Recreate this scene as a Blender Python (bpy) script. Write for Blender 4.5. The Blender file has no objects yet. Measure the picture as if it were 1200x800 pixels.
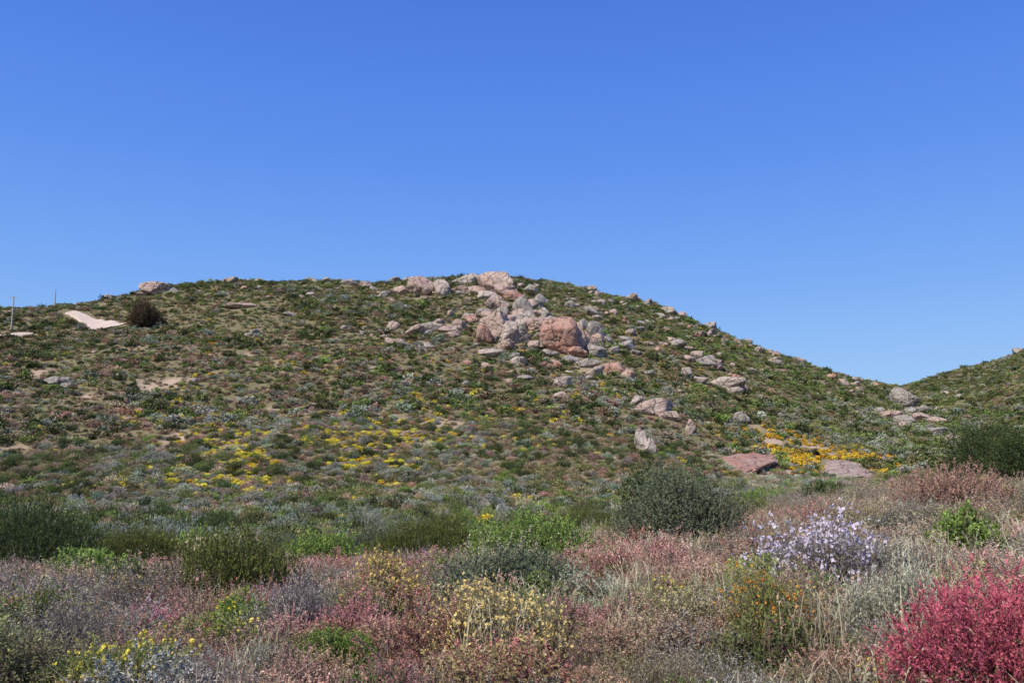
import bpy, bmesh, math, numpy as np
from mathutils import Vector, noise as mnoise
rng=np.random.default_rng(7)
scene=bpy.context.scene
EYE=1.7; PITCH=math.radians(8); cp,sp=math.cos(PITCH),math.sin(PITCH)
# ---------------------------------------------------------------- helpers
def ang(px,py):
    a=(px-600)/1000; b=(400-py)/1000
    dx=a; dy=cp-b*sp; dz=sp+b*cp
    return math.atan2(dx,dy), dz/math.hypot(dx,dy)
_T=rng.random((256,256))
def vn(x,y,s=0):
    x=np.asarray(x,float)+s*17.3; y=np.asarray(y,float)+s*31.7
    xi=np.floor(x).astype(int); yi=np.floor(y).astype(int)
    fx=x-xi; fy=y-yi; fx=fx*fx*(3-2*fx); fy=fy*fy*(3-2*fy)
    g=lambda i,j:_T[i%256,j%256]
    return (g(xi,yi)*(1-fx)+g(xi+1,yi)*fx)*(1-fy)+(g(xi,yi+1)*(1-fx)+g(xi+1,yi+1)*fx)*fy
def fbm(x,y,s=0,o=4):
    r=0;a=.5;t=0
    for i in range(o):
        r=r+a*vn(x*2**i,y*2**i,s+i);t+=a;a*=.55
    return r/t
def blurx(Z,s,axis):
    n=int(3*s);k=np.exp(-.5*(np.arange(-n,n+1)/s)**2);k/=k.sum()
    P=[(0,0),(0,0)];P[axis]=(n,n)
    Zp=np.pad(Z,P,mode='edge')
    return sum(k[i]*np.take(Zp,range(i,i+Z.shape[axis]),axis=axis) for i in range(2*n+1))
# ---------------------------------------------------------------- terrain heights (surveyed profiles)
RS=[4,8,14,22,32,45,60,80,110,150,200,250]
cols={
-60:([985,768,704,692,677,662,650,634,592,532,452,400],(290,362)),
0:  ([985,768,704,692,677,662,650,634,592,530,450,395],(290,359)),
80: ([985,768,702,690,675,660,648,632,590,524,442,386],(290,353)),
150:([985,765,700,688,673,658,646,630,586,518,434,375],(290,344)),
200:([985,765,700,686,672,656,644,628,584,514,430,366],(290,333)),
260:([985,763,698,684,670,655,643,626,581,510,426,360],(290,326)),
340:([985,763,697,682,668,653,641,625,578,506,422,357],(290,325)),
400:([985,760,695,680,666,652,641,625,576,504,420,358],(295,330)),
500:([985,758,690,674,660,650,640,625,575,500,415,352],(300,321)),
580:([985,756,684,667,656,648,640,625,575,500,415,352],(300,320)),
640:([985,754,679,660,651,645,638,624,576,503,420,358],(300,328)),
700:([985,752,673,650,642,640,635,622,578,509,429,369],(300,338)),
760:([985,750,666,636,630,632,630,618,581,518,444,387],(300,353)),
820:([985,748,660,622,616,625,626,614,584,530,464,408],(300,375)),
880:([985,746,655,610,602,616,624,610,586,542,484,430],(300,398)),
940:([985,744,650,603,592,608,620,608,588,550,503,455],(300,421)),
1000:([985,742,648,600,585,600,616,606,590,558,520,478],(300,438)),
1040:([985,740,646,597,581,596,614,604,588,560,526,490],(330,446)),
1100:([985,740,644,594,577,592,612,600,582,556,524,496],(420,436)),
1150:([985,738,642,592,577,592,610,598,578,552,520,496],(400,424)),
1200:([985,738,640,590,577,592,608,592,572,545,510,480],(380,408)),
1300:([985,738,640,590,577,592,606,590,568,535,498,462],(370,380)),
}
LR=np.linspace(math.log(1),math.log(5200),320)
AZ=np.radians(np.arange(-180,180.01,.5))
caz=[];cz=[];crest=[]
def prof(rs,zs): return np.interp(LR,np.log(rs),zs)
flat=prof([1,20,60,150,300,800,5200],[0,0,-1,2,6,-5,-20])
for px in sorted(cols):
    a,_=ang(px,480); pys,(rc,pc)=cols[px]
    rs=[1]+RS; zs=[0.0]+[EYE+r*ang(px,p)[1] for r,p in zip(RS,pys)]
    if rc>320:
        rs.append(310);pm=pys[-1]+(pc-pys[-1])*.5;zs.append(EYE+310*ang(px,pm)[1])
    zc=EYE+rc*ang(px,pc)[1]
    rs+=[rc,rc*1.06,rc*1.2,rc*1.5,rc*2.5,5200]; zs+=[zc,zc*1.025,zc*.98,zc*.7,-6,-25]
    caz.append(a);cz.append(prof(rs,zs));crest.append(rc)
crest_az=list(caz)
caz=[math.radians(-180),math.radians(-80)]+caz+[math.radians(80),math.radians(180)]
cz=[flat,flat]+cz+[flat,flat]
cz=np.array(cz)
Z=np.array([np.interp(AZ,caz,cz[:,j]) for j in range(len(LR))]).T
Z=blurx(blurx(Z,2.2,0),1.6,1)
def height(x,y,detail=True):
    x=np.asarray(x,float);y=np.asarray(y,float)
    r=np.hypot(x,y);az=np.arctan2(x,y)
    u=(az+math.pi)/(math.radians(.5)); v=(np.log(np.maximum(r,1))-LR[0])/(LR[1]-LR[0])
    ui=np.clip(np.floor(u).astype(int),0,len(AZ)-2);vi=np.clip(np.floor(v).astype(int),0,len(LR)-2)
    fu=np.clip(u-ui,0,1);fv=np.clip(v-vi,0,1)
    z=(Z[ui,vi]*(1-fu)+Z[ui+1,vi]*fu)*(1-fv)+(Z[ui,vi+1]*(1-fu)+Z[ui+1,vi+1]*fu)*fv
    far=np.clip((r-70)/130,0,1)
    z=z+far*((fbm(x/38,y/38,3)-.5)*6.0+(fbm(x/9,y/9,5,3)-.5)*1.8)
    z=z+np.clip((r-4)/25,0,1)*(fbm(x/5,y/5,9,3)-.5)*.5+(fbm(x*1.3,y*1.3,11,3)-.5)*.10
    return z
rr=np.exp(np.linspace(math.log(3),math.log(560),2600))
def S(px,py):
    a,e=ang(px,py)
    x=rr*math.sin(a);y=rr*math.cos(a);g=EYE+rr*e-height(x,y)
    below=np.where(g<0)[0]
    i=below[0] if len(below) else int(np.argmin(g/rr))
    return np.array([x[i],y[i],float(height(x[i],y[i]))]),rr[i]
# ---------------------------------------------------------------- mesh util
def mk_mesh(name,V,F,lv=None):
    me=bpy.data.meshes.new(name)
    me.from_pydata(np.asarray(V).tolist(),[],F if isinstance(F,list) else F.tolist())
    if lv is not None:
        at=me.attributes.new('lv','FLOAT_COLOR','POINT')
        at.data.foreach_set('color',np.asarray(lv,np.float32).ravel())
    me.update();return me
def mk_obj(name,me,mat=None,link=True,loc=None):
    ob=bpy.data.objects.new(name,me)
    if mat: me.materials.append(mat)
    if link: scene.collection.objects.link(ob)
    if loc is not None: ob.location=loc
    return ob
def smooth(me): me.polygons.foreach_set('use_smooth',[True]*len(me.polygons))
# ---------------------------------------------------------------- materials
class NT:
    def __init__(s,name):
        s.m=bpy.data.materials.new(name);s.m.use_nodes=True;s.t=s.m.node_tree;s.t.nodes.clear()
        s.out=s.n('ShaderNodeOutputMaterial')
    def n(s,k,**kw):
        q=s.t.nodes.new(k)
        for a,b in kw.items(): setattr(q,a,b)
        return q
    def l(s,a,b): s.t.links.new(a,b)
    def mix(s,f,a,b,bt='MIX'):
        q=s.n('ShaderNodeMix',data_type='RGBA',blend_type=bt)
        for i,v in ((0,f),(6,a),(7,b)):
            if hasattr(v,'links'): s.l(v,q.inputs[i])
            elif i==0: q.inputs[0].default_value=v
            else: q.inputs[i].default_value=(*v,1)
        return q.outputs[2]
    def math(s,op,a,b=0.,c=0.):
        q=s.n('ShaderNodeMath',operation=op)
        for i,v in enumerate((a,b,c)):
            if hasattr(v,'links'): s.l(v,q.inputs[i])
            else: q.inputs[i].default_value=v
        return q.outputs[0]
    def noise(s,vec,scale,detail=4,rough=.55):
        q=s.n('ShaderNodeTexNoise');q.inputs['Scale'].default_value=scale;q.inputs['Detail'].default_value=detail;q.inputs['Roughness'].default_value=rough
        if vec is not None: s.l(vec,q.inputs['Vector'])
        return q.outputs['Fac']
    def ramp(s,v,a,b):
        q=s.n('ShaderNodeMapRange');s.l(v,q.inputs[0]);q.inputs[1].default_value=a;q.inputs[2].default_value=b;return q.outputs[0]
def plant_mat(name,base=None,tip=None,fl=None,transl=.25):
    T=NT(name)
    at=T.n('ShaderNodeAttribute',attribute_name='lv');sep=T.n('ShaderNodeSeparateColor');T.l(at.outputs['Color'],sep.inputs[0])
    def src(nm,c):
        if c is not None: return c
        q=T.n('ShaderNodeAttribute',attribute_name=nm,attribute_type='INSTANCER');return q.outputs['Color']
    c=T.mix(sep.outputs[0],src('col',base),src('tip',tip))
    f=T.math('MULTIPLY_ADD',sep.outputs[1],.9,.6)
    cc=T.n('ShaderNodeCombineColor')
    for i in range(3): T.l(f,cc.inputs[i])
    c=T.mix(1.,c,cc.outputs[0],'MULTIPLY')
    isw=T.math('GREATER_THAN',sep.outputs[2],.25);isf=T.math('GREATER_THAN',sep.outputs[2],.75)
    c=T.mix(isw,c,(.24,.19,.145));c=T.mix(isf,c,src('flc',fl))
    d=T.n('ShaderNodeBsdfDiffuse');T.l(c,d.inputs[0])
    if transl>0:
        t=T.n('ShaderNodeBsdfTranslucent');T.l(c,t.inputs[0])
        m=T.n('ShaderNodeMixShader');m.inputs[0].default_value=transl;T.l(d.outputs[0],m.inputs[1]);T.l(t.outputs[0],m.inputs[2])
        T.l(m.outputs[0],T.out.inputs[0])
    else: T.l(d.outputs[0],T.out.inputs[0])
    return T.m
VEG=plant_mat('vegetation_leaves')
VEGF=plant_mat('distant_vegetation_leaves',transl=0)
def rock_mat(name,c1,c2,c3,inst=False):
    T=NT(name);geo=T.n('ShaderNodeNewGeometry');P=geo.outputs['Position']
    big=T.ramp(T.noise(P,.16,5,.6),.38,.62);med=T.ramp(T.noise(P,.6,6,.65),.4,.65);fine=T.noise(P,5,6,.7)
    c=T.mix(big,c1,c2);c=T.mix(med,c,c3)
    mp=T.n('ShaderNodeMapping');mp.inputs['Scale'].default_value=(1.1,1.1,.14);T.l(P,mp.inputs[0])
    st=T.ramp(T.noise(mp.outputs[0],1.0,5,.7),.54,.70)
    c=T.mix(T.math('MULTIPLY',st,.6),c,(.13,.11,.095))
    li=T.ramp(T.noise(P,2.3,5,.7),.56,.66);c=T.mix(T.math('MULTIPLY',li,.5),c,(.62,.56,.49))
    nz=T.n('ShaderNodeTexNoise');nz.inputs['Scale'].default_value=.5;T.l(P,nz.inputs['Vector'])
    vm=T.n('ShaderNodeVectorMath',operation='MULTIPLY_ADD');T.l(nz.outputs['Color'],vm.inputs[0]);vm.inputs[1].default_value=(1.6,1.6,1.6);T.l(P,vm.inputs[2])
    vo=T.n('ShaderNodeTexVoronoi',feature='DISTANCE_TO_EDGE');vo.inputs['Scale'].default_value=.30;T.l(vm.outputs[0],vo.inputs['Vector'])
    cr=T.ramp(vo.outputs['Distance'],.0,.035);inv=T.math('SUBTRACT',1.,cr);c=T.mix(T.math('MULTIPLY',inv,.75),c,(.07,.055,.045))
    f=T.math('MULTIPLY_ADD',fine,1.1,.5);cc=T.n('ShaderNodeCombineColor')
    for i in range(3): T.l(f,cc.inputs[i])
    c=T.mix(1.,c,cc.outputs[0],'MULTIPLY')
    b=T.n('ShaderNodeBsdfPrincipled');b.inputs['Roughness'].default_value=.9;b.inputs['Specular IOR Level'].default_value=.2
    T.l(c,b.inputs['Base Color'])
    hgt=T.math('MULTIPLY_ADD',cr,.35,T.noise(P,1.3,8,.7))
    bu=T.n('ShaderNodeBump');bu.inputs['Strength'].default_value=1.;bu.inputs['Distance'].default_value=.8
    T.l(hgt,bu.inputs['Height']);T.l(bu.outputs[0],b.inputs['Normal'])
    T.l(b.outputs[0],T.out.inputs[0]);return T.m
R_P=rock_mat('granite_pink',(.54,.38,.30),(.58,.46,.37),(.42,.285,.23))
R_G=rock_mat('granite_grey',(.42,.37,.31),(.50,.43,.36),(.30,.265,.23))
R_O=rock_mat('granite_orange_lichen',(.56,.26,.17),(.56,.39,.30),(.45,.25,.19))
R_L=rock_mat('granite_pale',(.62,.53,.44),(.56,.44,.36),(.46,.38,.31))
def ground_mat():
    T=NT('soil_ground');geo=T.n('ShaderNodeNewGeometry');P=geo.outputs['Position']
    a=T.ramp(T.noise(P,.05,5,.6),.35,.65);b_=T.ramp(T.noise(P,.9,6,.65),.3,.6)
    c=T.mix(a,(.23,.185,.105),(.28,.20,.13));c=T.mix(T.math('MULTIPLY',b_,.85),c,(.15,.15,.068))
    at=T.n('ShaderNodeAttribute',attribute_name='sand')
    c=T.mix(at.outputs['Fac'],c,(.48,.35,.25))
    f=T.math('MULTIPLY_ADD',T.noise(P,6,6,.8),1.2,.4);cc=T.n('ShaderNodeCombineColor')
    for i in range(3): T.l(f,cc.inputs[i])
    c=T.mix(1.,c,cc.outputs[0],'MULTIPLY')
    b=T.n('ShaderNodeBsdfPrincipled');b.inputs['Roughness'].default_value=.95;b.inputs['Specular IOR Level'].default_value=.1
    T.l(c,b.inputs['Base Color']);bu=T.n('ShaderNodeBump');bu.inputs['Strength'].default_value=.8;bu.inputs['Distance'].default_value=.2
    T.l(T.noise(P,3,8,.75),bu.inputs['Height']);T.l(bu.outputs[0],b.inputs['Normal']);T.l(b.outputs[0],T.out.inputs[0]);return T.m
def simple(name,c1,c2,sc):
    T=NT(name);geo=T.n('ShaderNodeNewGeometry');c=T.mix(T.noise(geo.outputs['Position'],sc,5,.6),c1,c2)
    b=T.n('ShaderNodeBsdfPrincipled');b.inputs['Roughness'].default_value=.9;T.l(c,b.inputs['Base Color']);T.l(b.outputs[0],T.out.inputs[0]);return T.m
# ---------------------------------------------------------------- zones
def G(x,y,px,py,rx,ry=None):
    p,_=S(px,py);ry=ry or rx
    return np.exp(-.5*(((x-p[0])/rx)**2+((y-p[1])/ry)**2))
def seg_dist(x,y,pts):
    d=np.full(np.shape(x),1e9)
    for a,b in zip(pts[:-1],pts[1:]):
        ab=b-a;t=np.clip(((x-a[0])*ab[0]+(y-a[1])*ab[1])/(ab@ab),0,1)
        d=np.minimum(d,np.hypot(x-a[0]-t*ab[0],y-a[1]-t*ab[1]))
    return d
road1=[S(p,q)[0][:2] for p,q in [(80,366),(92,370),(104,377),(118,382),(134,384)]]
road2=[S(p,q)[0][:2] for p,q in [(-60,397),(0,394),(40,393)]]
foot1=[S(p,q)[0][:2] for p,q in [(330,400),(262,430),(205,452),(160,480),(120,500)]]
def sand(x,y):
    n=fbm(x/5,y/5,21,5)
    s=np.zeros(np.shape(x))
    r=np.hypot(x,y)
    s=np.maximum(s,np.clip(1.1-seg_dist(x,y,foot1)/1.6,0,1)*np.clip((n-.45)*8,0,1)*.8)
    for px,py,rx,ry in [(10,520,5,6),(210,515,3,4),(185,452,4,6),(925,520,5,4),(520,497,3,3),(1190,615,1.4,4),(1175,650,.9,2.2),(880,548,7,5),(950,525,5,4),(40,440,3,4),(90,470,3,4)]:
        s=np.maximum(s,np.clip(G(x,y,px,py,rx,ry)*2*np.clip((n-.25)*2.2,0,1.3)-.3,0,1))
    s=np.maximum(s,np.clip((fbm(x/9,y/9,33)-.66)*9,0,1)*(r>100)*.45)
    return np.clip(s,0,1)
# ---------------------------------------------------------------- terrain mesh
azs=np.radians(np.concatenate([np.arange(-180,-50,4),np.arange(-50,50,.22),np.arange(50,180,4)]))
rads=np.concatenate([np.exp(np.linspace(math.log(.6),math.log(90),190)),np.exp(np.linspace(math.log(91),math.log(440),190)),np.exp(np.linspace(math.log(450),math.log(5000),50))])
A,Rr=np.meshgrid(azs,rads,indexing='ij');X=Rr*np.sin(A);Y=Rr*np.cos(A);H=height(X,Y)
na,nr=X.shape;V=np.stack([X,Y,H],-1).reshape(-1,3)
i,j=np.meshgrid(np.arange(na),np.arange(nr-1),indexing='ij');i2=(i+1)%na
F=np.stack([i*nr+j,i*nr+j+1,i2*nr+j+1,i2*nr+j],-1).reshape(-1,4)
V=np.vstack([V,[[0,0,float(height(0.01,0.01))]]])
Fl=F.tolist()+[[len(V)-1,int(k*nr),int(((k+1)%na)*nr)] for k in range(na)]
me=mk_mesh('terrain',V,Fl);smooth(me)
sa=me.attributes.new('sand','FLOAT','POINT');sa.data.foreach_set('value',np.append(sand(X,Y).ravel(),0).astype(np.float32))
mk_obj('hillside_terrain',me,ground_mat())
# ---------------------------------------------------------------- dirt road
DIRT=simple('dirt_road_gravel',(.62,.50,.41),(.44,.34,.27),.6)
def road(name,pts,w,lift=.10,grow=1.):
    n=70
    pts=np.array(pts);d=np.r_[0,np.cumsum(np.hypot(*np.diff(pts,axis=0).T))]
    t=np.linspace(0,d[-1],n);cx=np.interp(t,d,pts[:,0]);cy=np.interp(t,d,pts[:,1])
    k=np.ones(11)/11
    cx=np.convolve(np.pad(cx,5,'edge'),k,'valid');cy=np.convolve(np.pad(cy,5,'edge'),k,'valid')
    cx+=np.linspace(0,1e-3,n);tx=np.gradient(cx);ty=np.gradient(cy);L=np.hypot(tx,ty);nx=-ty/L;ny=tx/L
    m=13;us=np.linspace(-1,1,m);W=w*(1/grow+(grow-1/grow)*(t/d[-1])**1.3)*(1+.5*(fbm(t/3,t*0,4)-.5))
    VV=[]
    for q in range(n):
        for u in us:
            x=cx[q]+nx[q]*u*W[q];y=cy[q]+ny[q]*u*W[q]
            VV.append((x,y,float(height(x,y))+lift-(.4 if abs(u)==1 else 0)))
    FF=[[q*m+p,q*m+p+1,(q+1)*m+p+1,(q+1)*m+p] for q in range(n-1) for p in range(m-1)]
    me=mk_mesh(name,np.array(VV),FF);smooth(me);return mk_obj(name,me,DIRT)
road('dirt_road',road1,2.5,.35,1.6);road('dirt_road',road2,1.2,.25)
# ---------------------------------------------------------------- plant generators
def nrm(v): return v/np.maximum(np.linalg.norm(v,axis=-1,keepdims=True),1e-9)
def diamonds(P,D,W,L,w):
    L=np.asarray(L)[:,None];w=np.asarray(w)[:,None]
    n=nrm(np.cross(D,W))
    a=P;b=P+D*L*.45+W*w*.5+n*L*.06;c=P+D*L;d=P+D*L*.45-W*w*.5+n*L*.06
    V=np.stack([a,b,c,d],1).reshape(-1,3);F=np.arange(len(V)).reshape(-1,4);return V,F
def shrub(seed,R=.5,H=.5,shoots=200,leaves=12,leafL=.02,leafW=.008,shootL=.12,upright=.5,stemfrac=.3,stem_w=.006,fl=0.,flsize=.02,inner=.45,lobes=5,spread=.6,fln=4,ragged=.10,lobed=.42):
    g=np.random.default_rng(abs(int(seed)))
    n=shoots
    lc=nrm(g.normal(size=(lobes,3))*[1,1,.5]+[0,0,.45]);lc[:,2]=np.abs(lc[:,2]);la=.55+.6*g.random(lobes)
    d=g.normal(size=(n,3));d[:,2]=np.abs(d[:,2])*.95+.02;d=nrm(d)
    dots=d@lc.T;bi=np.argmax(dots,axis=1);prox=dots.max(1)
    rad=(.62+lobed*la[bi]*np.clip((prox-.55)/.45,0,1))*(inner+(1-inner)*g.random(n)**.45)*(1+ragged*np.clip(g.normal(size=n),-2,1.6))
    tip=d*rad[:,None]*[R,R,H]; tip[:,2]+=.04*H
    up=np.array([0,0,1.])
    dr=nrm(d*(1-upright)+up*upright+g.normal(size=(n,3))*.22)
    Ls=shootL*(.6+.8*g.random(n))
    s0=tip-dr*Ls[:,None];s0[:,2]=np.maximum(s0[:,2],.01)
    t=(np.arange(leaves)+g.random((n,leaves)))/leaves
    P=s0[:,None]+dr[:,None]*(Ls[:,None]*t)[...,None]
    D=nrm(dr[:,None]+g.normal(size=(n,leaves,3))*spread)
    Wd=nrm(np.cross(D,g.normal(size=(n,leaves,3))))
    sz=(1.15-.5*t)*(.7+.6*g.random(t.shape))
    V,F=diamonds(P.reshape(-1,3),D.reshape(-1,3),Wd.reshape(-1,3),leafL*sz.ravel(),leafW*sz.ravel())
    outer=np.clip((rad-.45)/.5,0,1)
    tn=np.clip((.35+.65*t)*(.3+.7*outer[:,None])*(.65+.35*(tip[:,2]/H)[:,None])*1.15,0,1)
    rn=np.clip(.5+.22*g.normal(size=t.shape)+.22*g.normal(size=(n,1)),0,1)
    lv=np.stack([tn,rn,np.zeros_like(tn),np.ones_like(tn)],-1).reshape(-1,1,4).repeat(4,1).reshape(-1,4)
    Vs=[V];Fs=[F];Ls_=[lv];off=len(V)
    k=int(n*stemfrac)
    if k>0:
        idx=g.choice(n,k,replace=False);base=np.c_[g.normal(size=(k,2))*R*.07,np.zeros(k)-.02]
        mid=(base+s0[idx])*.5+np.c_[s0[idx][:,:2]*.12,np.zeros(k)-.0*H]+g.normal(size=(k,3))*.03*R
        pts=[base,mid,s0[idx],tip[idx]];ws=[stem_w,stem_w*.75,stem_w*.5,stem_w*.2]
        for q in range(3):
            a,b=pts[q],pts[q+1];dd=nrm(b-a);w=nrm(np.cross(dd,g.normal(size=(k,3))));w2=np.cross(dd,w)
            for ww in (w,w2):
                v=np.stack([a-ww*ws[q],a+ww*ws[q],b+ww*ws[q+1],b-ww*ws[q+1]],1).reshape(-1,3)
                Vs.append(v);Fs.append(np.arange(len(v)).reshape(-1,4)+off);off+=len(v)
                l=np.zeros((len(v),4));l[:,1]=.5;l[:,2]=.5;l[:,3]=1;Ls_.append(l)
    if fl>0:
        m=(g.random(n)<fl)&(outer>.3);c=tip[m];k=len(c)
        if k:
            for q in range(fln):
                nn=nrm(g.normal(size=(k,3)));a=nrm(np.cross(nn,g.normal(size=(k,3))));b=np.cross(nn,a)
                s=flsize*(.5+.8*g.random(k))[:,None]*.5;cc=c+g.normal(size=(k,3))*flsize*.35
                v=np.stack([cc-a*s,cc-b*s,cc+a*s,cc+b*s],1).reshape(-1,3)
                Vs.append(v);Fs.append(np.arange(len(v)).reshape(-1,4)+off);off+=len(v)
                l=np.ones((len(v),4));Ls_.append(l)
    return np.vstack(Vs),np.vstack(Fs),np.vstack(Ls_)
def tuft(seed,n=70,H=.5,R=.12,w=.004,lean=.35,heads=.4):
    g=np.random.default_rng(seed)
    b=np.c_[g.normal(size=(n,2))*R*.5,np.zeros(n)-.01];az=g.random(n)*6.283
    out=np.c_[np.cos(az),np.sin(az),np.zeros(n)];h=H*(.5+.6*g.random(n));l=lean*(.2+g.random(n));U=np.array([0,0,1])
    p=[b,b+out*(h*l*.15)[:,None]+U*h[:,None]*.4,b+out*(h*l*.5)[:,None]+U*h[:,None]*.78,b+out*(h*l*1.05)[:,None]+U*h[:,None]*.98]
    sd=np.c_[-np.sin(az+g.normal(size=n)*.8),np.cos(az),np.zeros(n)];Vs=[];Fs=[];Lv=[];off=0;wt=[1,.9,.6,.15]
    for q in range(3):
        v=np.stack([p[q]-sd*w*wt[q],p[q]+sd*w*wt[q],p[q+1]+sd*w*wt[q+1],p[q+1]-sd*w*wt[q+1]],1).reshape(-1,3)
        l_=np.zeros((n,4,4));l_[...,0]=[q/3,q/3,(q+1)/3,(q+1)/3];l_[...,1]=g.random((n,1));l_[...,3]=1
        Vs.append(v);Fs.append(np.arange(len(v)).reshape(-1,4)+off);off+=len(v);Lv.append(l_.reshape(-1,4))
    hm=np.where(g.random(n)<heads)[0]
    if len(hm):
        for q in range(6):
            P=p[3][hm]-(p[3][hm]-p[2][hm])*(q/7.);D=nrm(nrm(p[3][hm]-p[2][hm])+g.normal(size=(len(hm),3))*.35);W=nrm(np.cross(D,g.normal(size=D.shape)))
            v,f=diamonds(P,D,W,np.full(len(hm),.028),np.full(len(hm),.009));l_=np.ones((len(v),4));l_[:,2]=0;l_[:,1]=.6
            Vs.append(v);Fs.append(f+off);off+=len(v);Lv.append(l_)
    return np.vstack(Vs),np.vstack(Fs),np.vstack(Lv)
protos={}
def proto(group,data,mat=VEG):
    L=protos.setdefault(group,[]);nm='%s_%02d'%(group,len(L))
    L.append(mk_obj(nm,mk_mesh(nm,*data),mat,link=False))
for s in range(4): proto('far',shrub(100+s,R=.5,H=.72,shoots=70,leaves=5,leafL=.12,leafW=.085,shootL=.2,stemfrac=0,spread=.9,lobes=4,inner=.5,lobed=.5),VEGF)
for s in range(2): proto('far',shrub(110+s,R=.5,H=.6,shoots=60,leaves=4,leafL=.15,leafW=.09,shootL=.2,stemfrac=0,spread=.9,fl=.85,flsize=.18,fln=3),VEGF)
for s in range(2): proto('far',shrub(120+s,R=.55,H=.4,shoots=60,leaves=5,leafL=.11,leafW=.055,shootL=.2,stemfrac=0,spread=.9,lobes=6,inner=.3),VEGF)
for s in range(3): proto('mid',shrub(200+s,R=.5,H=.6,shoots=260,leaves=8,leafL=.062,leafW=.035,shootL=.15,stemfrac=.1,stem_w=.008,spread=.8,lobes=6),VEGF)
for s in range(2): proto('mid',shrub(210+s,R=.5,H=.6,shoots=320,leaves=8,leafL=.07,leafW=.02,shootL=.2,upright=.75,stemfrac=.1,stem_w=.008,spread=.45,lobes=7),VEGF)
for s in range(2): proto('mid',shrub(220+s,R=.5,H=.55,shoots=230,leaves=7,leafL=.06,leafW=.03,shootL=.14,stemfrac=.1,spread=.8,fl=.75,flsize=.09),VEGF)
for s in range(4): proto('near',shrub(300+s,R=.5,H=.5,shoots=480,leaves=11,leafL=.028,leafW=.014,shootL=.12,upright=.5,stemfrac=.25,stem_w=.0035,spread=.8,lobes=9,inner=.45,ragged=.12,lobed=.5))
for s in range(2): proto('near',shrub(310+s,R=.5,H=.6,shoots=420,leaves=9,leafL=.024,leafW=.009,shootL=.18,upright=.55,stemfrac=.8,stem_w=.003,spread=.9,lobes=9,inner=.35,ragged=.2,lobed=.6))
for s in range(2): proto('near',shrub(320+s,R=.5,H=.55,shoots=340,leaves=9,leafL=.045,leafW=.018,shootL=.13,upright=.5,stemfrac=.3,stem_w=.004,spread=.8,lobes=6,ragged=.12))
for s in range(2): proto('near',shrub(330+s,R=.5,H=.5,shoots=420,leaves=9,leafL=.026,leafW=.012,shootL=.12,upright=.5,stemfrac=.4,stem_w=.0035,spread=.8,fl=.3,flsize=.026,lobes=7,ragged=.15))
for s in range(3): proto('grass',tuft(400+s,n=40,H=.48,R=.22,w=.003,lean=.6))
for s in range(2): proto('grass',tuft(410+s,n=80,H=.26,R=.3,w=.004,lean=.9,heads=0))
# ---------------------------------------------------------------- scatter via geometry nodes
def scatter(name,group,P,SC,ROT,IDX,COL,TIP,FLC):
    n=len(P);me=bpy.data.meshes.new(name);me.vertices.add(n);me.vertices.foreach_set('co',np.asarray(P,np.float32).ravel())
    for nm,arr in (('scl',SC),('rot',ROT),('col',COL),('tip',TIP),('flc',FLC)):
        a=me.attributes.new(nm,'FLOAT_VECTOR','POINT');a.data.foreach_set('vector',np.asarray(arr,np.float32).ravel())
    a=me.attributes.new('idx','INT','POINT');a.data.foreach_set('value',np.asarray(IDX,np.int32))
    ob=mk_obj(name,me)
    c=bpy.data.collections.new(name+'_kinds')
    for o in protos[group]: c.objects.link(o)
    ng=bpy.data.node_groups.new(name+'_nodes','GeometryNodeTree')
    ng.interface.new_socket('Geometry',in_out='INPUT',socket_type='NodeSocketGeometry');ng.interface.new_socket('Geometry',in_out='OUTPUT',socket_type='NodeSocketGeometry')
    N=ng.nodes;gi=N.new('NodeGroupInput');go=N.new('NodeGroupOutput');ci=N.new('GeometryNodeCollectionInfo');ip=N.new('GeometryNodeInstanceOnPoints')
    ci.inputs['Collection'].default_value=c;ci.inputs['Separate Children'].default_value=True;ci.inputs['Reset Children'].default_value=True
    ip.inputs['Pick Instance'].default_value=True
    def na(nm,t):
        q=N.new('GeometryNodeInputNamedAttribute');q.data_type=t;q.inputs['Name'].default_value=nm
        return q.outputs['Attribute']
    l=ng.links.new;l(gi.outputs[0],ip.inputs['Points']);l(ci.outputs[0],ip.inputs['Instance']);l(na('idx','INT'),ip.inputs['Instance Index'])
    l(na('rot','FLOAT_VECTOR'),ip.inputs['Rotation']);l(na('scl','FLOAT_VECTOR'),ip.inputs['Scale']);l(ip.outputs[0],go.inputs[0])
    md=ob.modifiers.new('scatter','NODES');md.node_group=ng
    return ob
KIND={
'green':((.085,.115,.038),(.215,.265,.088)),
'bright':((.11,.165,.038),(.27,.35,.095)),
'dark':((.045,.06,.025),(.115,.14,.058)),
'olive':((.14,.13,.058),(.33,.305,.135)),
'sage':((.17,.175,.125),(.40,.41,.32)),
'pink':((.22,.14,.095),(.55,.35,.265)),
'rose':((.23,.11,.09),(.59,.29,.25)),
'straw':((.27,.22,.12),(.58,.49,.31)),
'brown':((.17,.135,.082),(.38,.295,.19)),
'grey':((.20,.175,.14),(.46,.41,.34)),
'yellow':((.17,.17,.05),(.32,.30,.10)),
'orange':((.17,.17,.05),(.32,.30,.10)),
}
KN=list(KIND);KB=np.array([KIND[k][0] for k in KN]);KT=np.array([KIND[k][1] for k in KN])  # KB: plant base colours, darkened to paint in shade on inner leaves
K={k:i for i,k in enumerate(KN)}
def pick(W):
    W=np.maximum(W,0);W=W/W.sum(1,keepdims=True);c=np.cumsum(W,1);return (rng.random(len(W))[:,None]>c).sum(1).clip(0,len(KN)-1)
def colors(k,var=.16):
    n=len(k);b=np.exp(rng.normal(size=(n,1))*var);h=np.exp(rng.normal(size=(n,3))*.06)
    return np.minimum(KB[k]*b*h,.8),np.minimum(KT[k]*b*h,.8)
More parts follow.
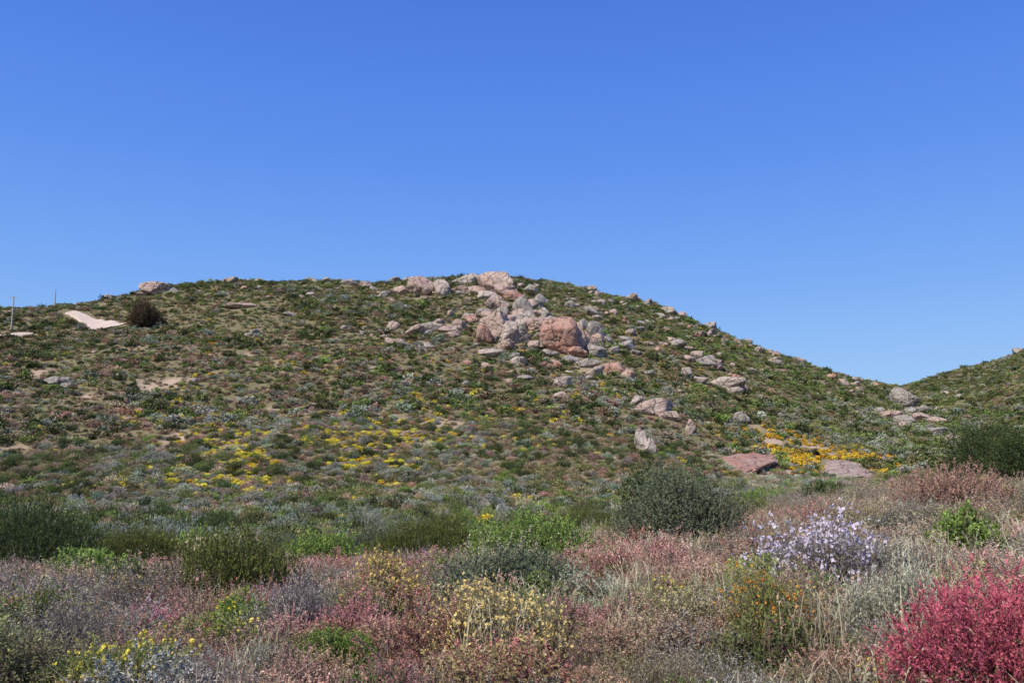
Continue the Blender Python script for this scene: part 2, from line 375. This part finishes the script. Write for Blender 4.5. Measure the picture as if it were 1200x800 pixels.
def polar(n,r0,r1,a=46,pw=2):
    u=rng.random(n);r=(r0**pw+(r1**pw-r0**pw)*u)**(1/pw);az=np.radians(rng.uniform(-a,a,n));return r*np.sin(az),r*np.cos(az),r
def boulder_mesh(name,seed,sub=4,planes=11,rough=.07,flatb=True,sharp=26):
    g=np.random.default_rng(seed);bm=bmesh.new();bmesh.ops.create_icosphere(bm,subdivisions=sub,radius=1)
    N_=nrm(g.normal(size=(planes,3)));ds=.5+.42*g.random(planes);o=Vector(g.random(3)*50)
    for v in bm.verts:
        d=np.array(v.co);d/=np.linalg.norm(d);q=np.maximum(N_@d,1e-3)/ds
        r=1/(np.sum(q**sharp)+1e-9)**(1/sharp);r=min(r,1.12)
        vv=Vector(d)
        r*=1+rough*mnoise.fractal(vv*1.8+o,1.0,2.0,5)+rough*.5*mnoise.fractal(vv*6+o,1.0,2.0,4)
        cd=mnoise.voronoi(vv*1.5+o)[0];r*=1-.10*max(0,1-(cd[1]-cd[0])/.12)
        v.co=vv*r
    me=bpy.data.meshes.new(name);bm.to_mesh(me);bm.free();smooth(me)
    co=np.empty(len(me.vertices)*3,np.float32);me.vertices.foreach_get('co',co);co=co.reshape(-1,3)
    mn,mx=co.min(0),co.max(0);co=(co-(mn+mx)/2)/((mx-mn)/2);me.vertices.foreach_set('co',co.ravel());me.update();return me
BL=[
(181,339,34,13,'p'),(205,341,12,5,'g'),(126,346,12,5,'g'),(283,358,32,7,'p'),(166,345,14,5,'p'),
(270,324,14,4,'g'),(305,323,14,5,'g'),(365,324,16,5,'g'),(410,331,20,7,'g'),(428,334,14,8,'p'),(382,328,10,5,'g'),
(470,341,22,10,'p'),(450,345,16,7,'g'),(462,322,14,7,'g'),(478,323,14,6,'g'),(494,336,32,25,'p'),(517,338,22,20,'l'),(548,329,34,11,'l'),(542,341,26,9,'p'),(584,333,54,26,'p'),(560,340,22,11,'p'),
(582,354,32,18,'p'),(612,358,22,20,'g'),(631,355,16,18,'g'),(602,347,24,12,'o'),(570,346,20,9,'l'),(590,366,16,10,'g'),(622,340,18,10,'g'),
(566,394,20,22,'o'),(580,386,34,32,'p'),(596,392,20,26,'l'),(611,394,24,18,'g'),(632,381,30,16,'p'),(655,397,46,40,'o'),(677,398,24,32,'p'),(655,378,42,12,'l'),(698,392,20,24,'g'),(698,411,26,12,'g'),(642,368,18,14,'g'),(676,412,26,12,'o'),
(640,402,16,14,'g'),(617,371,20,12,'g'),(600,376,22,12,'p'),(682,381,18,12,'g'),(590,405,24,9,'p'),(645,415,22,8,'l'),(712,398,12,12,'g'),(625,405,16,10,'p'),(610,382,14,12,'l'),
(525,386,24,10,'p'),(506,383,18,9,'g'),(538,381,16,10,'p'),(548,372,14,7,'g'),(500,390,14,5,'g'),(515,378,14,7,'p'),(532,392,20,7,'p'),(735,405,18,12,'g'),(720,410,14,8,'g'),(745,413,14,7,'g'),(690,426,30,9,'g'),(602,418,14,8,'g'),(668,422,18,8,'g'),(710,430,24,6,'p'),
(740,349,16,9,'p'),(692,331,16,6,'p'),(785,364,18,9,'g'),(800,369,12,7,'p'),(832,381,16,8,'g'),(668,357,12,9,'g'),(700,372,12,5,'g'),(874,393,16,6,'g'),(890,410,12,6,'g'),(757,356,10,6,'g'),
(850,450,46,13,'l'),(828,424,26,14,'g'),(838,428,18,11,'p'),(804,438,14,12,'l'),(860,458,22,7,'l'),(820,446,20,6,'l'),(768,478,50,16,'p'),(785,488,26,10,'p'),(747,470,14,12,'l'),(810,502,12,16,'p'),(752,520,16,24,'l'),(762,525,16,20,'l'),(870,491,18,12,'g'),
(760,437,16,5,'g'),(938,421,14,6,'p'),(1061,468,26,18,'g'),(1043,487,26,8,'p'),(1062,492,26,8,'g'),(1082,489,18,7,'p'),(1100,494,22,7,'p'),(1030,482,14,6,'g'),(1098,505,24,6,'g'),(1120,513,14,6,'p'),(1068,482,12,7,'g'),
(66,447,26,8,'g'),(78,453,14,6,'g'),(204,529,12,6,'g'),(340,369,16,5,'l'),(690,443,12,5,'g'),(930,490,12,5,'g'),(1195,410,12,6,'g')]
EX=[]
MM={'p':R_P,'g':R_G,'o':R_O,'l':R_L}
for k,(px,py,w,h,m) in enumerate(BL):
    p,r=S(px,py+h*.42);w=w*1.08;h=h*1.12
    W=w*r/1000;Hh=h*r/1000
    me=boulder_mesh('granite_boulder',500+k,5 if w>24 else 4,planes=8+k%5)
    me.materials.append(MM[m]);ob=mk_obj('granite_boulder',me)
    dep=max(min(W,Hh*1.7),W*.55)
    ob.scale=(W/2,dep/2,Hh*.62);ob.location=(p[0],p[1]+dep*.15,p[2]+Hh*.36)
    ob.rotation_euler=((rng.random()-.5)*.3,(rng.random()-.5)*.5,-math.atan2(p[0],p[1])+(rng.random()-.5)*.7)
    EX.append((p[0],p[1]+dep*.15,W*.42))
for px,py,w,h,m in [(868,546,66,32,'o'),(990,550,60,24,'p'),(1003,560,36,10,'p')]:
    p,r=S(px,py);W=w*r/1000
    me=boulder_mesh('granite_slab',900+px,5,planes=7,rough=.09,sharp=14);me.materials.append(MM[m]);ob=mk_obj('granite_slab',me)
    q,_=S(px,py-h*.45);q2,_=S(px,py+h*.45)
    dl=math.hypot(q[0]-q2[0],q[1]-q2[1]);sl=math.atan2(q[2]-q2[2],dl)
    ob.scale=(W/2,dl/2*1.1,1.1);ob.location=p;ob.rotation_euler=(sl,.08,-math.atan2(p[0],p[1])*1-.25)
    EX.append((p[0],p[1],W*.42))
    for yy in (-.45,.45): EX.append((p[0],p[1]+dl*yy*.6,W*.33))
EX=np.array(EX)
def free(x,y,m=0.):
    ok=np.ones(len(x),bool)
    for ex,ey,er in EX: ok&=np.hypot(x-ex,y-ey)>er+m
    ok&=seg_dist(x,y,road1)>3.2;ok&=seg_dist(x,y,road2)>1.5
    return ok
def before_crest(x,y,r,extra=14): return r<np.interp(np.arctan2(x,y),crest_az,crest)*1.06+extra
for s in range(6):
    nm='rock_%02d'%s
    me=boulder_mesh(nm,700+s,3,planes=8,sharp=40);me.materials.append([R_G,R_P,R_L,R_G,R_O,R_P][s]);protos.setdefault('rock',[]).append(mk_obj(nm,me,link=False))
x,y,r=polar(40000,95,420,38);z=height(x,y)
w=.003+.04*G(x,y,540,345,45,22)+.16*G(x,y,640,395,26,18)+.05*G(x,y,590,350,25,15)+.07*G(x,y,780,365,45,18)+.06*G(x,y,860,400,35,22)+.03*G(x,y,840,445,16,14)+.05*G(x,y,1070,490,22,18)+.02*G(x,y,770,480,15,12)+.06*G(x,y,330,328,70,12)+.014*G(x,y,700,440,50,30)+.04*G(x,y,960,430,30,20)
w*=np.clip((fbm(x/12,y/12,77)-.38)*6,0.1,2.2)
k=(rng.random(len(x))<w)&before_crest(x,y,r);x,y,z,r=x[k],y[k],z[k],r[k];n=len(x)
cl=G(x,y,630,385,30,25)
sz=.42*np.clip(np.exp(rng.normal(size=n)*.6),.3,2.6)*(1+1.0*cl)*np.clip(r/210,.45,1.1);sc=np.c_[sz*(.8+.7*rng.random(n)),sz*(.7+.6*rng.random(n)),sz*(.5+.4*rng.random(n))]*1.35
scatter('scattered_rocks','rock',np.c_[x,y,z+sz*.3],sc,np.c_[rng.normal(size=(n,2))*.25,rng.random(n)*6.28],rng.integers(0,6,n),np.ones((n,3)),np.ones((n,3)),np.ones((n,3)))
# ---------------------------------------------------------------- hillside vegetation
def field(x,y,s,k,lim=1): return np.clip((fbm(x/s,y/s,k)-.5)*5,-lim,lim)
def hill(n,r0,r1,group,name):
    x,y,r=polar(n,r0,r1,38);k=before_crest(x,y,r);x,y,r=x[k],y[k],r[k];z=height(x,y);k=free(x,y);x,y,z,r=x[k],y[k],z[k],r[k]
    a=field(x,y,30,51);b=field(x,y,14,52);c=field(x,y,22,53);d=field(x,y,7,54);e=field(x,y,11,55)
    sd=sand(x,y);dens=np.clip(.92+.28*field(x,y,9,41),.3,1)*(1-sd*.8)
    left=G(x,y,150,450,60,60);dens*=1-.12*left
    k=rng.random(len(x))<dens;x,y,z,r,a,b,c,d,e,left=[q[k] for q in (x,y,z,r,a,b,c,d,e,left)];n=len(x)
    foot=np.clip(1-(z-1)/20,0,1);top=np.clip((z-30)/25,0,1)
    W=np.zeros((n,len(KN)));rt=np.clip(x/80,0,1)
    W[:,K['green']]=(.22*(1+.8*a)*(1+.4*top)+.05)*(1+.5*rt)
    W[:,K['bright']]=.03+.10*(b>.4)+.12*foot*(d>.3)+.1*rt*(e>.3)
    W[:,K['dark']]=.15*(1-.7*b)+.05*foot
    W[:,K['olive']]=.30*(1+.7*c)
    W[:,K['sage']]=.08+.65*foot*np.clip(.5+b,0,2)+.14*(c<-.3)
    W[:,K['pink']]=.10+.45*left*(1+.6*a)+.25*G(x,y,420,440,45,35)*(1-a)+.2*(d<-.5)
    W[:,K['straw']]=.11+.18*(a<-.3)+.1*G(x,y,600,450,60,40)
    W[:,K['brown']]=.20+.15*left
    W[:,K['grey']]=.08+.2*(e<-.6)
    yel=1.6*G(x,y,320,522,17,12)+2.*G(x,y,400,575,16,5)+.9*G(x,y,265,550,11,8)+.5*G(x,y,540,540,20,9)+.35*G(x,y,290,480,25,14)*(d>.3)
    W[:,K['yellow']]=.004+yel*(d>.0)+.08*G(x,y,560,470,60,30)*(d>.3)+.10*G(x,y,890,380,30,20)*(b>.2)+4*G(x,y,935,540,5,5)
    W[:,K['orange']]=.001+9.*G(x,y,955,542,6,8)+4*G(x,y,985,538,5,4)+.5*G(x,y,690,392,12,12)*(d>.2)+.5*G(x,y,520,540,20,8)*(d>.2)+.10*G(x,y,600,440,50,25)*(d>.5)
    k=pick(W);cb,ct=colors(k,.22)
    sz=.65+.85*rng.random(n)**2+1.5*(rng.random(n)<.08)*rng.random(n)
    sz*=np.where(k==K['dark'],1.4,1)*np.where(k==K['green'],1.15,1)*np.where((k==K['straw'])|(k==K['grey'])|(k==K['pink'])|(k==K['brown']),.85,1)*np.where(k==K['sage'],1.15,1)
    sz*=1+.25*foot;sz*=1+.25*e;sz=np.minimum(sz*1.08,3.0)
    if group=='mid': sz=np.minimum(sz,2.3)
    fl=(k==K['yellow'])|(k==K['orange']);sz=np.where(fl,np.minimum(sz,1.2)*.9,sz)
    sc=np.c_[sz*(.9+.5*rng.random(n)),sz*(.9+.5*rng.random(n)),sz*(.6+.5*rng.random(n))]*1.1
    tw=(k==K['straw'])|(k==K['grey'])|((k==K['pink'])&(rng.random(n)<.4))
    if group=='far': idx=np.where(fl,rng.integers(4,6,n),np.where(tw,rng.integers(6,8,n),rng.integers(0,4,n)))
    else: idx=np.where(fl,rng.integers(5,7,n),np.where(k==K['dark'],rng.integers(3,5,n),rng.integers(0,5,n)))
    flc=np.where((k==K['orange'])[:,None],(.86,.50,.04),(.86,.70,.09))*np.exp(rng.normal(size=(n,1))*.1)
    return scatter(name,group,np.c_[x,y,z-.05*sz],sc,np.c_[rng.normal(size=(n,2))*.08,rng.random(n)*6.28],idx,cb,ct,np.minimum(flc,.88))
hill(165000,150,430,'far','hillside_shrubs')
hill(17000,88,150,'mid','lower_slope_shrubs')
# ---------------------------------------------------------------- valley scatter
def valley(n):
    x,y,r=polar(n,27,92,40);z=height(x,y)
    dens=.95-.6*sand(x,y);k=rng.random(n)<dens;x,y,z,r=x[k],y[k],z[k],r[k];n=len(x)
    W=np.zeros((n,len(KN)))
    b=field(x,y,9,62);d=field(x,y,5,64)
    nearL=np.clip((44-r)/8,0,1);fl_=1-nearL
    W[:,K['green']]=.2+.35*fl_;W[:,K['bright']]=.03+.40*fl_*(b>.0);W[:,K['dark']]=.12+.5*fl_*(b<0)
    W[:,K['olive']]=.22;W[:,K['sage']]=.10+.9*fl_*(d>-.1)*np.clip((r-52)/15,0,1)
    W[:,K['pink']]=.05+.9*nearL;W[:,K['rose']]=.5*nearL*(d>0);W[:,K['straw']]=.05+.15*nearL;W[:,K['grey']]=.06+.2*nearL;W[:,K['brown']]=.1
    W[:,K['yellow']]=.01
    k=pick(W);cb,ct=colors(k,.18)
    sz=np.where(r<44,.6+.5*rng.random(n),1.0+1.4*rng.random(n)**1.8)
    sz*=np.where((k==K['dark'])&(r>44),1.25,1)
    sc=np.c_[sz*(.9+.5*rng.random(n)),sz*(.9+.5*rng.random(n)),sz*(.7+.6*rng.random(n))*np.where(r<44,.8,1)]
    idx=np.where(k==K['yellow'],rng.integers(5,7,n),np.where(k==K['dark'],rng.integers(3,5,n),rng.integers(0,5,n)))
    scatter('valley_shrubs','mid',np.c_[x,y,z-.04],sc,np.c_[rng.normal(size=(n,2))*.08,rng.random(n)*6.28],idx,cb,ct,np.tile((.8,.6,.06),(n,1)))
valley(9800)
# ---------------------------------------------------------------- foreground scatter
def fore(n):
    x,y,r=polar(n,3.0,31,40,1.75);z=height(x,y)
    ok=rng.random(n)<(.95-.93*sand(x,y));x,y,z,r=x[ok],y[ok],z[ok],r[ok];n=len(x)
    W=np.zeros((n,len(KN)))
    a=field(x,y,4,71);b=field(x,y,2.2,72);c=field(x,y,3,73)
    right=np.clip(x/r*2.2+.3,0,1);left=1-right
    W[:,K['pink']]=.55+.4*a+.2*left;W[:,K['rose']]=.45*left*(1+a)+.08+.16*(b>.3)
    W[:,K['straw']]=.12+.28*right*(1-.6*a);W[:,K['grey']]=.22*(1-b)+.05;W[:,K['sage']]=.08+.16*(c>.2)
    W[:,K['green']]=.07+.15*(c>.4);W[:,K['bright']]=.02+.06*(c>.5);W[:,K['olive']]=.18+.1*right;W[:,K['brown']]=.12;W[:,K['yellow']]=.06
    k=pick(W);cb,ct=colors(k,.2)
    sz=(.42+.7*rng.random(n)**1.8);sz*=np.clip(.55+r/20,.65,1.15)
    sc=np.c_[sz*(1+.5*rng.random(n)),sz*(1+.5*rng.random(n)),sz*(.6+.5*rng.random(n))]
    idx=np.where(k==K['yellow'],rng.integers(8,10,n),np.where((k==K['grey'])|(k==K['straw']),rng.integers(4,6,n),np.where((k==K['green'])|(k==K['bright']),rng.integers(6,8,n),rng.integers(0,4,n))))
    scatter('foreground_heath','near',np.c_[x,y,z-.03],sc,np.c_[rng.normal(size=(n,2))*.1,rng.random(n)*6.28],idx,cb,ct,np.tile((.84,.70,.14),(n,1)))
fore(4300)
def grass(n):
    x,y,r=polar(n,3.0,26,40,1.8);z=height(x,y);right=np.clip(x/r*1.4+.35,0.12,.9)
    ok=rng.random(n)<right*np.clip((fbm(x/2.0,y/2.0,81)-.42)*5,.05,1);x,y,z=x[ok],y[ok],z[ok];n=len(x)
    t=rng.random((n,1));cb=(.24,.23,.12)+t*np.array([.06,.03,.02]);ct=np.array([.56,.51,.35])*(.8+.4*t)
    sz=.6+.7*rng.random(n);scatter('dry_grass_tufts','grass',np.c_[x,y,z],np.c_[sz,sz,sz],np.c_[np.zeros((n,2)),rng.random(n)*6.28],rng.integers(0,5,n),cb,ct,ct)
grass(2800)
# ---------------------------------------------------------------- individual plants
def hero(name,px,py,w,h,base,tip,flc=(.7,.5,.05),seed=1,k=1.45,**kw):
    p,r=S(px,py);R=w*r/2000*1.12;H=h*r/1000*1.1
    prm=dict(R=R,H=H,ragged=.12,lobed=.45);prm.update(kw)
    base=tuple(min(c*k,.8) for c in base);tip=tuple(min(c*k,.8) for c in tip);flc=tuple(min(c*1.2,.85) for c in flc)
    d=shrub(seed+px,**prm);ob=mk_obj(name,mk_mesh(name,*d),plant_mat(name+'_leaves',base,tip,flc),loc=(p[0],p[1],p[2]-.03))
    ob.rotation_euler[2]=seed;return ob
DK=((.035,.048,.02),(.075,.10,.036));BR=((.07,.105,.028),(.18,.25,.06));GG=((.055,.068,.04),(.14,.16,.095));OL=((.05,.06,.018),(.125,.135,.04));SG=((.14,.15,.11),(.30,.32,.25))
broom=dict(shoots=3200,leaves=9,leafL=.11,leafW=.026,shootL=.38,upright=.7,stemfrac=.06,stem_w=.01,spread=.4,lobes=8,inner=.5)
leafy=dict(shoots=2600,leaves=9,leafL=.08,leafW=.038,shootL=.22,upright=.45,stemfrac=.1,stem_w=.01,spread=.8,lobes=9,inner=.45)
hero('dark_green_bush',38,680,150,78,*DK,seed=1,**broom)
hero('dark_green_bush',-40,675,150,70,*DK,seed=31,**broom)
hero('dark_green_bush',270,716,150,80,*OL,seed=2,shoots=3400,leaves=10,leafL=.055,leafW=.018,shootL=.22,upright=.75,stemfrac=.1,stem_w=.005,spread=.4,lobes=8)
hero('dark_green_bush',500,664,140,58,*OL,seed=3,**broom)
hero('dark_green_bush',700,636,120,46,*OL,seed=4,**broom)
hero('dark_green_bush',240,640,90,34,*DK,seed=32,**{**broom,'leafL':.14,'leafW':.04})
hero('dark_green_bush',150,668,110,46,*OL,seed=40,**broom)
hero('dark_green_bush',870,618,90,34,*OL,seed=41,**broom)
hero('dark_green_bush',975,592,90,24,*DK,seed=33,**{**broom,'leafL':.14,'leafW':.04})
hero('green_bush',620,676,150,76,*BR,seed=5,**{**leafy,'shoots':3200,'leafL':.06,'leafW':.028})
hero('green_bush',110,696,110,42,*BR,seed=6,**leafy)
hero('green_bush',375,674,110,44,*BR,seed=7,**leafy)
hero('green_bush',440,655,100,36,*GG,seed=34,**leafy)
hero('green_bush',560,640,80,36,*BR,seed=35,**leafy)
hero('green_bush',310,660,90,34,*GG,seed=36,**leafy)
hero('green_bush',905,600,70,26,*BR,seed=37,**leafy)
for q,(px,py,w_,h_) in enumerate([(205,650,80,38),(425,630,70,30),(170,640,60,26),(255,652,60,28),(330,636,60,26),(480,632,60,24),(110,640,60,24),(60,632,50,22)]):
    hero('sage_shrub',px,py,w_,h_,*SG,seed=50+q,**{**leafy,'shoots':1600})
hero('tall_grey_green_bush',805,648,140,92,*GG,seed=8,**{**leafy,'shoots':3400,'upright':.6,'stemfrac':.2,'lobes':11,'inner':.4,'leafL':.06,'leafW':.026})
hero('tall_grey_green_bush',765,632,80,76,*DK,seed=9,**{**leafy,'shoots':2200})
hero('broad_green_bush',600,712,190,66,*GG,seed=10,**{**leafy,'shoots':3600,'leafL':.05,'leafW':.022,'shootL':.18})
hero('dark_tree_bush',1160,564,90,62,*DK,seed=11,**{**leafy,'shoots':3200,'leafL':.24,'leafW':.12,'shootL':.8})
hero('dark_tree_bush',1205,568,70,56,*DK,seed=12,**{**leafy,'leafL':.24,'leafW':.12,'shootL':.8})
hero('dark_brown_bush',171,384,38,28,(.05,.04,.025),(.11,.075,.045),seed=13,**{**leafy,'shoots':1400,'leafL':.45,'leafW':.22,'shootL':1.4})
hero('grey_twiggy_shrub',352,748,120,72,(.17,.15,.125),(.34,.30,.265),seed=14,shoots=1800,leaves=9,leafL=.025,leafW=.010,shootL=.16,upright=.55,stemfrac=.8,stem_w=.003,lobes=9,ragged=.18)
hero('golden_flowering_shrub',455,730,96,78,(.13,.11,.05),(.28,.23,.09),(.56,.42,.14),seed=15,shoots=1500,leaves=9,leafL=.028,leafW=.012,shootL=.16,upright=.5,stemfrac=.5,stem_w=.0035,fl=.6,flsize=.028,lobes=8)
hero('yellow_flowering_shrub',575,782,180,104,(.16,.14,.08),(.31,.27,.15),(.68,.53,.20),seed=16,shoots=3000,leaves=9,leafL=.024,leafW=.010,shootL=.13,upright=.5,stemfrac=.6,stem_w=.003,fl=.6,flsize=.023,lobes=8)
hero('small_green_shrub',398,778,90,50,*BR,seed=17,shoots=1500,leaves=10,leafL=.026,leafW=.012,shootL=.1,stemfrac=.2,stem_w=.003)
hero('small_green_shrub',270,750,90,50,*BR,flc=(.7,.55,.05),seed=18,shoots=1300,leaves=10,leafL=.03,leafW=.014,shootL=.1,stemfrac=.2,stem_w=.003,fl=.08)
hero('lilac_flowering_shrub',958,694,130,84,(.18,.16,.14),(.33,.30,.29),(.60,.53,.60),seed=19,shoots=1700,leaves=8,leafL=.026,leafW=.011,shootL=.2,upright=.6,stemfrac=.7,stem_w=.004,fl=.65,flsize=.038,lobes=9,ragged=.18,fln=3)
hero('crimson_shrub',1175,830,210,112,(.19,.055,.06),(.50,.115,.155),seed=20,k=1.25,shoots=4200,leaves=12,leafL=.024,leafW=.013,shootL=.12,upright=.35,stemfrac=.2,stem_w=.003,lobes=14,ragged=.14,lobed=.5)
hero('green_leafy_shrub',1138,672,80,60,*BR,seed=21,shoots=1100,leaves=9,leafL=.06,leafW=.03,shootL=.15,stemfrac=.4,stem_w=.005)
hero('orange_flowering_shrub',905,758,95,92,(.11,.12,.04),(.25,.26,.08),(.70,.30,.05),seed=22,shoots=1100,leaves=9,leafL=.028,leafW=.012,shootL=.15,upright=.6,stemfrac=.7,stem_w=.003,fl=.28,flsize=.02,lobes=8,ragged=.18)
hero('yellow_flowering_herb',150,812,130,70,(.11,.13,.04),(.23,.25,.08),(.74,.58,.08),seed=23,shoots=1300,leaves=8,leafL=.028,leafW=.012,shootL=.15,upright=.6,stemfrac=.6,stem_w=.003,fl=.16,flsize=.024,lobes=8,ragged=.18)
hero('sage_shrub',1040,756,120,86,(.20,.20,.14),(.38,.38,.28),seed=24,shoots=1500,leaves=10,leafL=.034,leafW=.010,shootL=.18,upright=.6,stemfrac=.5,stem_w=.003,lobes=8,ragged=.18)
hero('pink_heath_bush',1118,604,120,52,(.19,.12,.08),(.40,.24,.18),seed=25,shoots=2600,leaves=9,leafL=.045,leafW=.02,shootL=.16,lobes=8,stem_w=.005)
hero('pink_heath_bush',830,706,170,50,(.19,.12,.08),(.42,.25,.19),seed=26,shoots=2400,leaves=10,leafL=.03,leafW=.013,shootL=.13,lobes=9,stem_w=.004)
# ---------------------------------------------------------------- utility poles
def pole(px,py,Hm,arm=True):
    p,r=S(px,py);M=simple('weathered_timber',(.50,.45,.38),(.34,.29,.25),3.)
    bm=bmesh.new();bmesh.ops.create_cone(bm,cap_ends=True,segments=12,radius1=.2,radius2=.13,depth=Hm)
    if arm:
        r2=bmesh.ops.create_cube(bm,size=1);bmesh.ops.scale(bm,vec=(1.9,.14,.14),verts=r2['verts']);bmesh.ops.translate(bm,vec=(0,-.15,Hm/2-.55),verts=r2['verts'])
        for o in (-.8,0,.8):
            r3=bmesh.ops.create_cone(bm,cap_ends=True,segments=8,radius1=.09,radius2=.05,depth=.3);bmesh.ops.translate(bm,vec=(o,-.15,Hm/2-.33),verts=r3['verts'])
    me=bpy.data.meshes.new('utility_pole');bm.to_mesh(me);bm.free();mk_obj('utility_pole',me,M,loc=(p[0],p[1],p[2]+Hm/2-.3))
pole(13,388,9.6);pole(64,357,5.5,False)
# ---------------------------------------------------------------- light, sky, camera
SEL,SAZ=math.radians(48),math.radians(-138)
w=bpy.data.worlds.new('World');scene.world=w;w.use_nodes=True;nt=w.node_tree;bg=nt.nodes['Background']
sky=nt.nodes.new('ShaderNodeTexSky');sky.sky_type='NISHITA';sky.sun_disc=False;sky.sun_elevation=SEL;sky.sun_rotation=SAZ
sky.air_density=1.0;sky.dust_density=.3;sky.ozone_density=2.5;sky.altitude=100
ST=.12
tc=nt.nodes.new('ShaderNodeTexCoord');sx=nt.nodes.new('ShaderNodeSeparateXYZ');nt.links.new(tc.outputs['Generated'],sx.inputs[0])
cr=nt.nodes.new('ShaderNodeValToRGB');nt.links.new(sx.outputs[2],cr.inputs[0]);cr.color_ramp.interpolation='B_SPLINE'
el=cr.color_ramp.elements
stops=[(0.0,(.42,.62,.90)),(.10,(.30,.54,.92)),(.20,(.19,.41,.92)),(.33,(.110,.29,.88)),(.50,(.066,.20,.77)),(1.0,(.04,.12,.5))]
el[0].position=0;el[0].color=(*stops[0][1],1);el[1].position=1;el[1].color=(*stops[-1][1],1)
for pz,c in stops[1:-1]:
    e=el.new(pz);e.color=(*c,1)
vm=nt.nodes.new('ShaderNodeVectorMath');vm.operation='SCALE';nt.links.new(cr.outputs[0],vm.inputs[0]);vm.inputs['Scale'].default_value=1/ST
mx=nt.nodes.new('ShaderNodeMix');mx.data_type='RGBA';mx.inputs[0].default_value=.92
nt.links.new(sky.outputs[0],mx.inputs[6]);nt.links.new(vm.outputs[0],mx.inputs[7]);nt.links.new(mx.outputs[2],bg.inputs[0]);bg.inputs[1].default_value=ST
Sd=Vector((math.sin(SAZ)*math.cos(SEL),math.cos(SAZ)*math.cos(SEL),math.sin(SEL)))
L=bpy.data.lights.new('sun','SUN');L.energy=5.0;L.angle=math.radians(.5);L.color=(1,.93,.80);lo=bpy.data.objects.new('sun',L);scene.collection.objects.link(lo)
lo.rotation_euler=Sd.to_track_quat('Z','Y').to_euler();lo.location=(0,0,200)
cam=bpy.data.cameras.new('camera');cam.sensor_width=36;cam.lens=30;cam.clip_end=12000;cam.clip_start=.05
co=bpy.data.objects.new('camera',cam);scene.collection.objects.link(co);co.location=(0,0,EYE);co.rotation_euler=(math.pi/2+PITCH,0,0);scene.camera=co
scene.view_settings.view_transform='Standard';scene.view_settings.look='None';scene.view_settings.exposure=0
